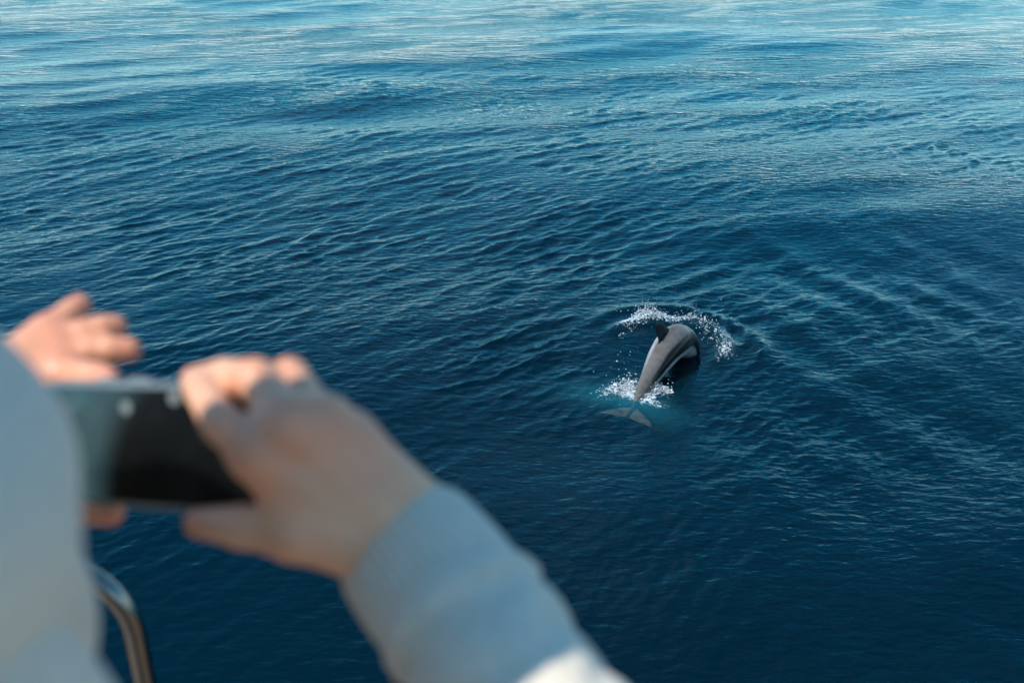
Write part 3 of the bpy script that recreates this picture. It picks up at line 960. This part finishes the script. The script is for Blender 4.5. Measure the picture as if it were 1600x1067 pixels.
# head, neck, trunk and arms (mostly inside the clothes)
NK = B(0.0, 0.0, -0.17)
hx = [A_, F_, Zv]
def head_prims():
    h = HEAD
    e = lambda a, f, z: h + A_ * a + F_ * f + Zv * z
    pr = [lambda p: ellipsoid(p, e(0, -0.008, 0.022), hx, (.075, .096, .093)),
          lambda p: ellipsoid(p, e(0, 0.040, -0.045), hx, (.058, .056, .070)),
          lambda p: ellipsoid(p, e(0, 0.062, -0.092), hx, (.026, .024, .022)),
          lambda p: ellipsoid(p, e(.034, 0.066, -0.028), hx, (.024, .020, .020)),
          lambda p: ellipsoid(p, e(-.034, 0.066, -0.028), hx, (.024, .020, .020)),
          cap(e(0, 0.090, 0.002), e(0, 0.106, -0.036), .008, .0115),
          cap(e(-.016, 0.086, -0.064), e(.016, 0.086, -0.064), .0085, .0085),
          cap(e(-.032, 0.083, 0.020), e(.032, 0.083, 0.020), .010, .010),
          lambda p: ellipsoid(p, e(.076, -0.012, -0.012), hx, (.010, .020, .031)),
          lambda p: ellipsoid(p, e(-.076, -0.012, -0.012), hx, (.010, .020, .031)),
          cap(e(0, -0.012, -0.06), NK, .056, .060)]
    return pr
head_f = field_union(head_prims(), 0.014)
hv, hq = surface_nets(head_f, *bounds([HEAD + 0.13, HEAD - 0.13, NK - 0.05], 0.02), 0.0045)
body_pr = chain([SR, ER, WR + EDIR * 0.06], [.042, .034, .024]) + chain([SL, EL, WL + ldir * 0.06], [.042, .034, .024]) + \
    [cap(NK, B(0, 0, -0.24), .055, .07), cap(SL, SR, .05, .05), cap(B(-.07, 0, -.3), B(.07, 0, -.3), .095), cap(B(-.05, 0, -.5), B(.05, 0, -.5), .095), cap(B(-.06, 0, -.72), B(.06, 0, -.72), .10)]
bv_, bq_ = surface_nets(field_union(body_pr, 0.03), *bounds([SR, ER, SL, EL, WR, WL, B(-.2, -.1, -.85), B(.2, .2, -.1)], 0.06), 0.009)
v, f = join_geo([(rv, rq), (lv2, lq), (hv, hq), (bv_, bq_)])
me = make_mesh('body', v, f)
# blood near knuckles, fingertips and the thumb's root
red = np.zeros(len(v))
for hd_ in (rh, lh):
    for k in hd_:
        for j, q in enumerate(hd_[k][0]):
            if k == 'thumb' and j == 0: continue
            rad_ = (0.015, 0.010, 0.007, 0.010)[j]
            red = np.maximum(red, (0.9, 0.7, 0.5, 0.9)[j] * np.exp(-(np.linalg.norm(v - q, axis=1) / (rad_ * 1.55)) ** 2))
lips = HEAD + F_ * 0.092 - Zv * 0.064
red = np.maximum(red, np.exp(-(np.linalg.norm((v - lips) / np.array([1, 1, 0.5]), axis=1) / 0.022) ** 2))
attr(me, 'blush', red)
M = Mat('skin')
at = M.n('ShaderNodeAttribute', attribute_name='blush')
mx = M.n('ShaderNodeMix', data_type='RGBA'); mx.inputs[6].default_value = (0.77, 0.405, 0.24, 1); mx.inputs[7].default_value = (0.72, 0.24, 0.13, 1)
M.l(at.outputs['Fac'], mx.inputs[0])
tc = M.n('ShaderNodeTexCoord')
nz = M.n('ShaderNodeTexNoise'); nz.inputs['Scale'].default_value = 45; nz.inputs['Detail'].default_value = 4; M.l(tc.outputs['Object'], nz.inputs['Vector'])
mr = M.n('ShaderNodeMapRange'); mr.inputs['To Min'].default_value = 0.82; mr.inputs['To Max'].default_value = 1.18
M.l(nz.outputs['Fac'], mr.inputs['Value'])
vm = M.n('ShaderNodeVectorMath', operation='SCALE'); M.l(mx.outputs[2], vm.inputs[0]); M.l(mr.outputs[0], vm.inputs['Scale'])
M.l(vm.outputs[0], M.bsdf.inputs['Base Color'])
M.set(Roughness=0.45)
M.bsdf.inputs['Subsurface Weight'].default_value = 0.15
M.bsdf.inputs['Subsurface Radius'].default_value = (1.0, 0.35, 0.2)
M.bsdf.inputs['Subsurface Scale'].default_value = 0.006
nb = M.n('ShaderNodeTexNoise'); nb.inputs['Scale'].default_value = 260; nb.inputs['Detail'].default_value = 3; M.l(tc.outputs['Object'], nb.inputs['Vector'])
bp = M.n('ShaderNodeBump'); bp.inputs['Strength'].default_value = 0.3; bp.inputs['Distance'].default_value = 0.0008
M.l(nb.outputs['Fac'], bp.inputs['Height']); M.l(bp.outputs[0], M.bsdf.inputs['Normal'])
SKIN = M.m
body_o = link('body', me, SKIN, person)

# hair
hair_pr = [lambda p: ellipsoid(p, HEAD + F_ * -0.020 + Zv * 0.034, hx, (.081, .099, .096)), lambda p: ellipsoid(p, HEAD + F_ * -0.065 - Zv * 0.02, hx, (.070, .052, .085))]
hu = field_union(hair_pr, 0.03)
def hair_f(p):
    d = hu(p)
    q = (p - HEAD.astype(np.float32))
    a = np.arctan2(q @ A_.astype(np.float32), -(q @ F_.astype(np.float32)))
    d = d + 0.0025 * np.sin(a * 34 + 6 * np.sin(q[..., 2] * 30)) + 0.0015 * np.sin(a * 71 + q[..., 2] * 50)
    fcut = (q @ F_.astype(np.float32)) - 0.052 - 0.6 * np.clip(q[..., 2] - 0.05, 0, 1)
    return np.maximum(d, fcut)
v, q = surface_nets(hair_f, HEAD - 0.14, HEAD + 0.15, 0.0035)
link('hair', make_mesh('hair', v, [q]), simple_mat('hair', (0.035, 0.022, 0.014), 0.4, noise=0.3, nscale=120), person)

# hoodie
SLV = 0.064                                              # cuff length
cuff_end = WR - EDIR * 0.004
seam = WR + EDIR * SLV
def n3(p, s, seed):
    a, b, c = p[..., 0] * s, p[..., 1] * s, p[..., 2] * s
    return (np.sin(a * 1.3 + 1.7 * np.sin(b * 0.9 + seed) + seed) + np.sin(b * 1.7 + 1.4 * np.sin(c * 1.1 + 2 * seed)) + np.sin(c * 1.5 + 1.6 * np.sin(a * 0.8 - seed))) / 3
right_arm = chain([seam - EDIR * 0.004, seam + EDIR * 0.022, WR + EDIR * 0.13, ER, (ER + SR) / 2, SR], [.0315, .0335, .0310, .0385, .0480, .0600])
ldir_seam = WL + ldir * (0.014 + SLV)
left_arm = chain([ldir_seam - ldir * 0.004, ldir_seam + ldir * 0.022, (WL + EL) / 2 + ldir * 0.03, EL, (EL + SL) / 2, SL], [.035, .041, .046, .052, .058, .066])
trunk = [cap(SL, SR, .066, .066), cap(B(-.085, .030, -.250), B(.085, .018, -.250), .118), cap(B(-.075, -.040, -.44), B(.075, -.045, -.44), .108), cap(B(-.085, .0, -.66), B(.085, .0, -.66), .122),
         cap(B(-.06, .01, -.20), B(.06, .01, -.20), .075)]
fu = field_union(trunk + right_arm + left_arm, 0.028)
ta = np.cross(EDIR, Zv); ta /= np.linalg.norm(ta); tb = np.cross(EDIR, ta)
def hood_fold(p):
    d = fu(p)
    q = p - WR.astype(np.float32)
    along_ = q @ EDIR.astype(np.float32)
    rd = np.linalg.norm(q - along_[..., None] * EDIR.astype(np.float32), axis=-1)
    onarm = np.exp(-(np.clip(rd - 0.06, 0, None) / 0.02) ** 2) * (along_ > SLV)
    th_ = np.arctan2(q @ tb.astype(np.float32), q @ ta.astype(np.float32))
    d = d + onarm * (0.0040 * (0.6 - np.abs(np.sin(along_ * 88 + 0.9 * np.sin(th_ * 2 + 0.6) + 0.4 * np.sin(th_ * 5) + 0.3)) ** 0.6) + 0.0024 * np.sin(along_ * 60 + 2.0 * th_))
    # long soft folds hanging over chest and upper arms
    qa = (p - C0.astype(np.float32)) @ A_.astype(np.float32); qf = (p - C0.astype(np.float32)) @ F_.astype(np.float32); qz = p[..., 2] - CAM_H
    an = np.arctan2(qa, qf)
    ch = 1 - onarm
    d = d + ch * (0.017 * (0.62 - np.abs(np.sin(an * 7.5 + 5 * (qz + .3) + 0.9 * np.sin(qz * 19 + 1))) ** 0.6) + 0.005 * n3(p, 34, 1.3))
    # hem and neck opening
    d = np.maximum(d, -(qz + 0.76))
    nk = seg_r(p, NK + Zv * 0.10, NK - Zv * 0.02, 0.074, 0.066)
    return np.maximum(d, -nk)
v, q = surface_nets(hood_fold, *bounds([SR, ER, SL, EL, seam, ldir_seam, B(-.22, -.14, -.80), B(.22, .16, -.12)], 0.08), 0.0050)
M = Mat('hoodie_fleece')
tc = M.n('ShaderNodeTexCoord')
nz = M.n('ShaderNodeTexNoise'); nz.inputs['Scale'].default_value = 160; nz.inputs['Detail'].default_value = 6; M.l(tc.outputs['Object'], nz.inputs['Vector'])
rp_ = M.n('ShaderNodeValToRGB'); rp_.color_ramp.elements[0].position = .3; rp_.color_ramp.elements[1].position = .7
rp_.color_ramp.elements[0].color = (0.66, 0.565, 0.435, 1); rp_.color_ramp.elements[1].color = (0.74, 0.64, 0.505, 1)
M.l(nz.outputs['Fac'], rp_.inputs[0]); M.l(rp_.outputs[0], M.bsdf.inputs['Base Color'])
M.set(Roughness=0.95); M.bsdf.inputs['Specular IOR Level'].default_value = 0.15
M.bsdf.inputs['Sheen Weight'].default_value = 0.25; M.bsdf.inputs['Sheen Roughness'].default_value = 0.5
bp = M.n('ShaderNodeBump'); bp.inputs['Strength'].default_value = 0.5; bp.inputs['Distance'].default_value = 0.001
nb = M.n('ShaderNodeTexNoise'); nb.inputs['Scale'].default_value = 900; M.l(tc.outputs['Object'], nb.inputs['Vector'])
M.l(nb.outputs['Fac'], bp.inputs['Height']); M.l(bp.outputs[0], M.bsdf.inputs['Normal'])
FLEECE = M.m
hoodie = link('hoodie', make_mesh('hoodie', v, [q]), FLEECE, person)

def cuff_geo(w0, d, r0, r1, length, inner):
    """ribbed tube with an open mouth and a turned edge"""
    u = np.cross(d, Zv); u /= np.linalg.norm(u); vv_ = np.cross(d, u)
    prof = [(0.03, inner - 0.001), (0.012, inner), (0.003, inner + 0.0008), (0.0, (inner + r0) / 2), (0.0025, r0 - 0.0006)]
    for t in np.linspace(0.006, length, 14): prof.append((t, r0 + (r1 - r0) * (t / length) + 0.0016 * math.sin(t / length * math.pi)))
    prof += [(length + 0.006, r1 - 0.003), (length + 0.010, r1 - 0.010)]
    K = 264
    vs = []
    for i, (t, r) in enumerate(prof):
        for k in range(K):
            a = 2 * math.pi * k / K
            rib = 0.0007 * math.cos(a * 44) if 3 < i < len(prof) - 2 else 0
            rr2 = r * (1 + 0.035 * math.sin(2 * a + 0.6) + 0.012 * math.sin(3 * a + t * 40)) + rib
            tt_ = t + 0.0016 * math.sin(2 * a + 1) + 0.001 * math.sin(5 * a)
            vs.append(w0 + d * tt_ + (u * math.cos(a) + vv_ * math.sin(a)) * rr2)
    n = len(prof)
    q = [(i * K + k, i * K + (k + 1) % K, (i + 1) * K + (k + 1) % K, (i + 1) * K + k) for i in range(n - 1) for k in range(K)]
    return np.array(vs), [np.array(q)]
link('cuff', make_mesh('cuff', *cuff_geo(cuff_end, EDIR, 0.0378, 0.0378, SLV, 0.0345)), FLEECE, hoodie)
link('cuff', make_mesh('cuff', *cuff_geo(WL + ldir * 0.014, ldir, 0.034, 0.037, SLV, 0.031)), FLEECE, hoodie)
# hood lying open round the neck
ring = []
for a in np.linspace(0, 2 * math.pi, 40, endpoint=False):
    ca, sa = math.cos(a), math.sin(a)
    back = (1 - sa) / 2
    ring.append((B(ca * (0.105 + 0.02 * back), 0.022 + sa * (0.092 + 0.036 * back), -0.176 - 0.010 * max(sa, 0) + 0.03 * back), 0.036 + 0.012 * back))
hood_pr = [cap(ring[i][0], ring[(i + 1) % 40][0], ring[i][1], ring[(i + 1) % 40][1]) for i in range(40)]
hood_pr.append(cap(B(-.05, -.14, -.19), B(.05, -.14, -.19), .05))
hf0 = field_union(hood_pr, 0.02)
hood_f = lambda p: hf0(p) + 0.004 * n3(p, 42, 2.1)
v, q = surface_nets(hood_f, *bounds([r[0] for r in ring] + [B(0, -.2, -.25)], 0.07), 0.0055)
link('hood', make_mesh('hood', v, [q]), FLEECE, hoodie)

# trousers and shoes, below the frame
hip = -0.80; feet = -1.66
tr_pr = []
foot = {}
for sgn in (-1, 1):
    h_, k_, a_ = B(.085 * sgn, 0, hip), B(.095 * sgn, .03, hip - .40), B(.10 * sgn, 0.0, feet + .09)
    foot[sgn] = a_
    tr_pr += chain([h_, k_, a_], [.098, .072, .060])
tr_pr += [cap(B(-.07, 0, -.74), B(.07, 0, -.74), .112)]
tf = field_union(tr_pr, 0.03)
tr_f = lambda p: np.maximum(np.maximum(tf(p) + 0.004 * n3(p, 30, 0.7), (CAM_H + feet + .055) - p[..., 2]), p[..., 2] - (CAM_H - 0.70))
v, q = surface_nets(tr_f, *bounds([B(-.2, -.1, feet), B(.2, .1, -.68)], 0.08), 0.009)
link('trousers', make_mesh('trousers', v, [q]), simple_mat('denim', (0.06, 0.08, 0.12), 0.9, noise=0.2, nscale=90, bump=0.3), person)
for sgn in (-1, 1):
    a_ = foot[sgn]
    sf_ = field_union([cap(a_ - Zv * .045 - F_ * .03, a_ - Zv * .05 + F_ * .13, .042, .038), cap(a_, a_ - Zv * .04, .046, .046)], 0.02)
    sh = lambda p: np.maximum(sf_(p), (DECK_Z + 0.002) - p[..., 2])
    v, q = surface_nets(sh, *bounds([a_ - .1, a_ + F_ * .2, a_ + .08], 0.05), 0.006)
    link('shoe', make_mesh('shoe', v, [q]), simple_mat('shoe_canvas', (0.5, 0.5, 0.48), 0.8, noise=0.1), person)
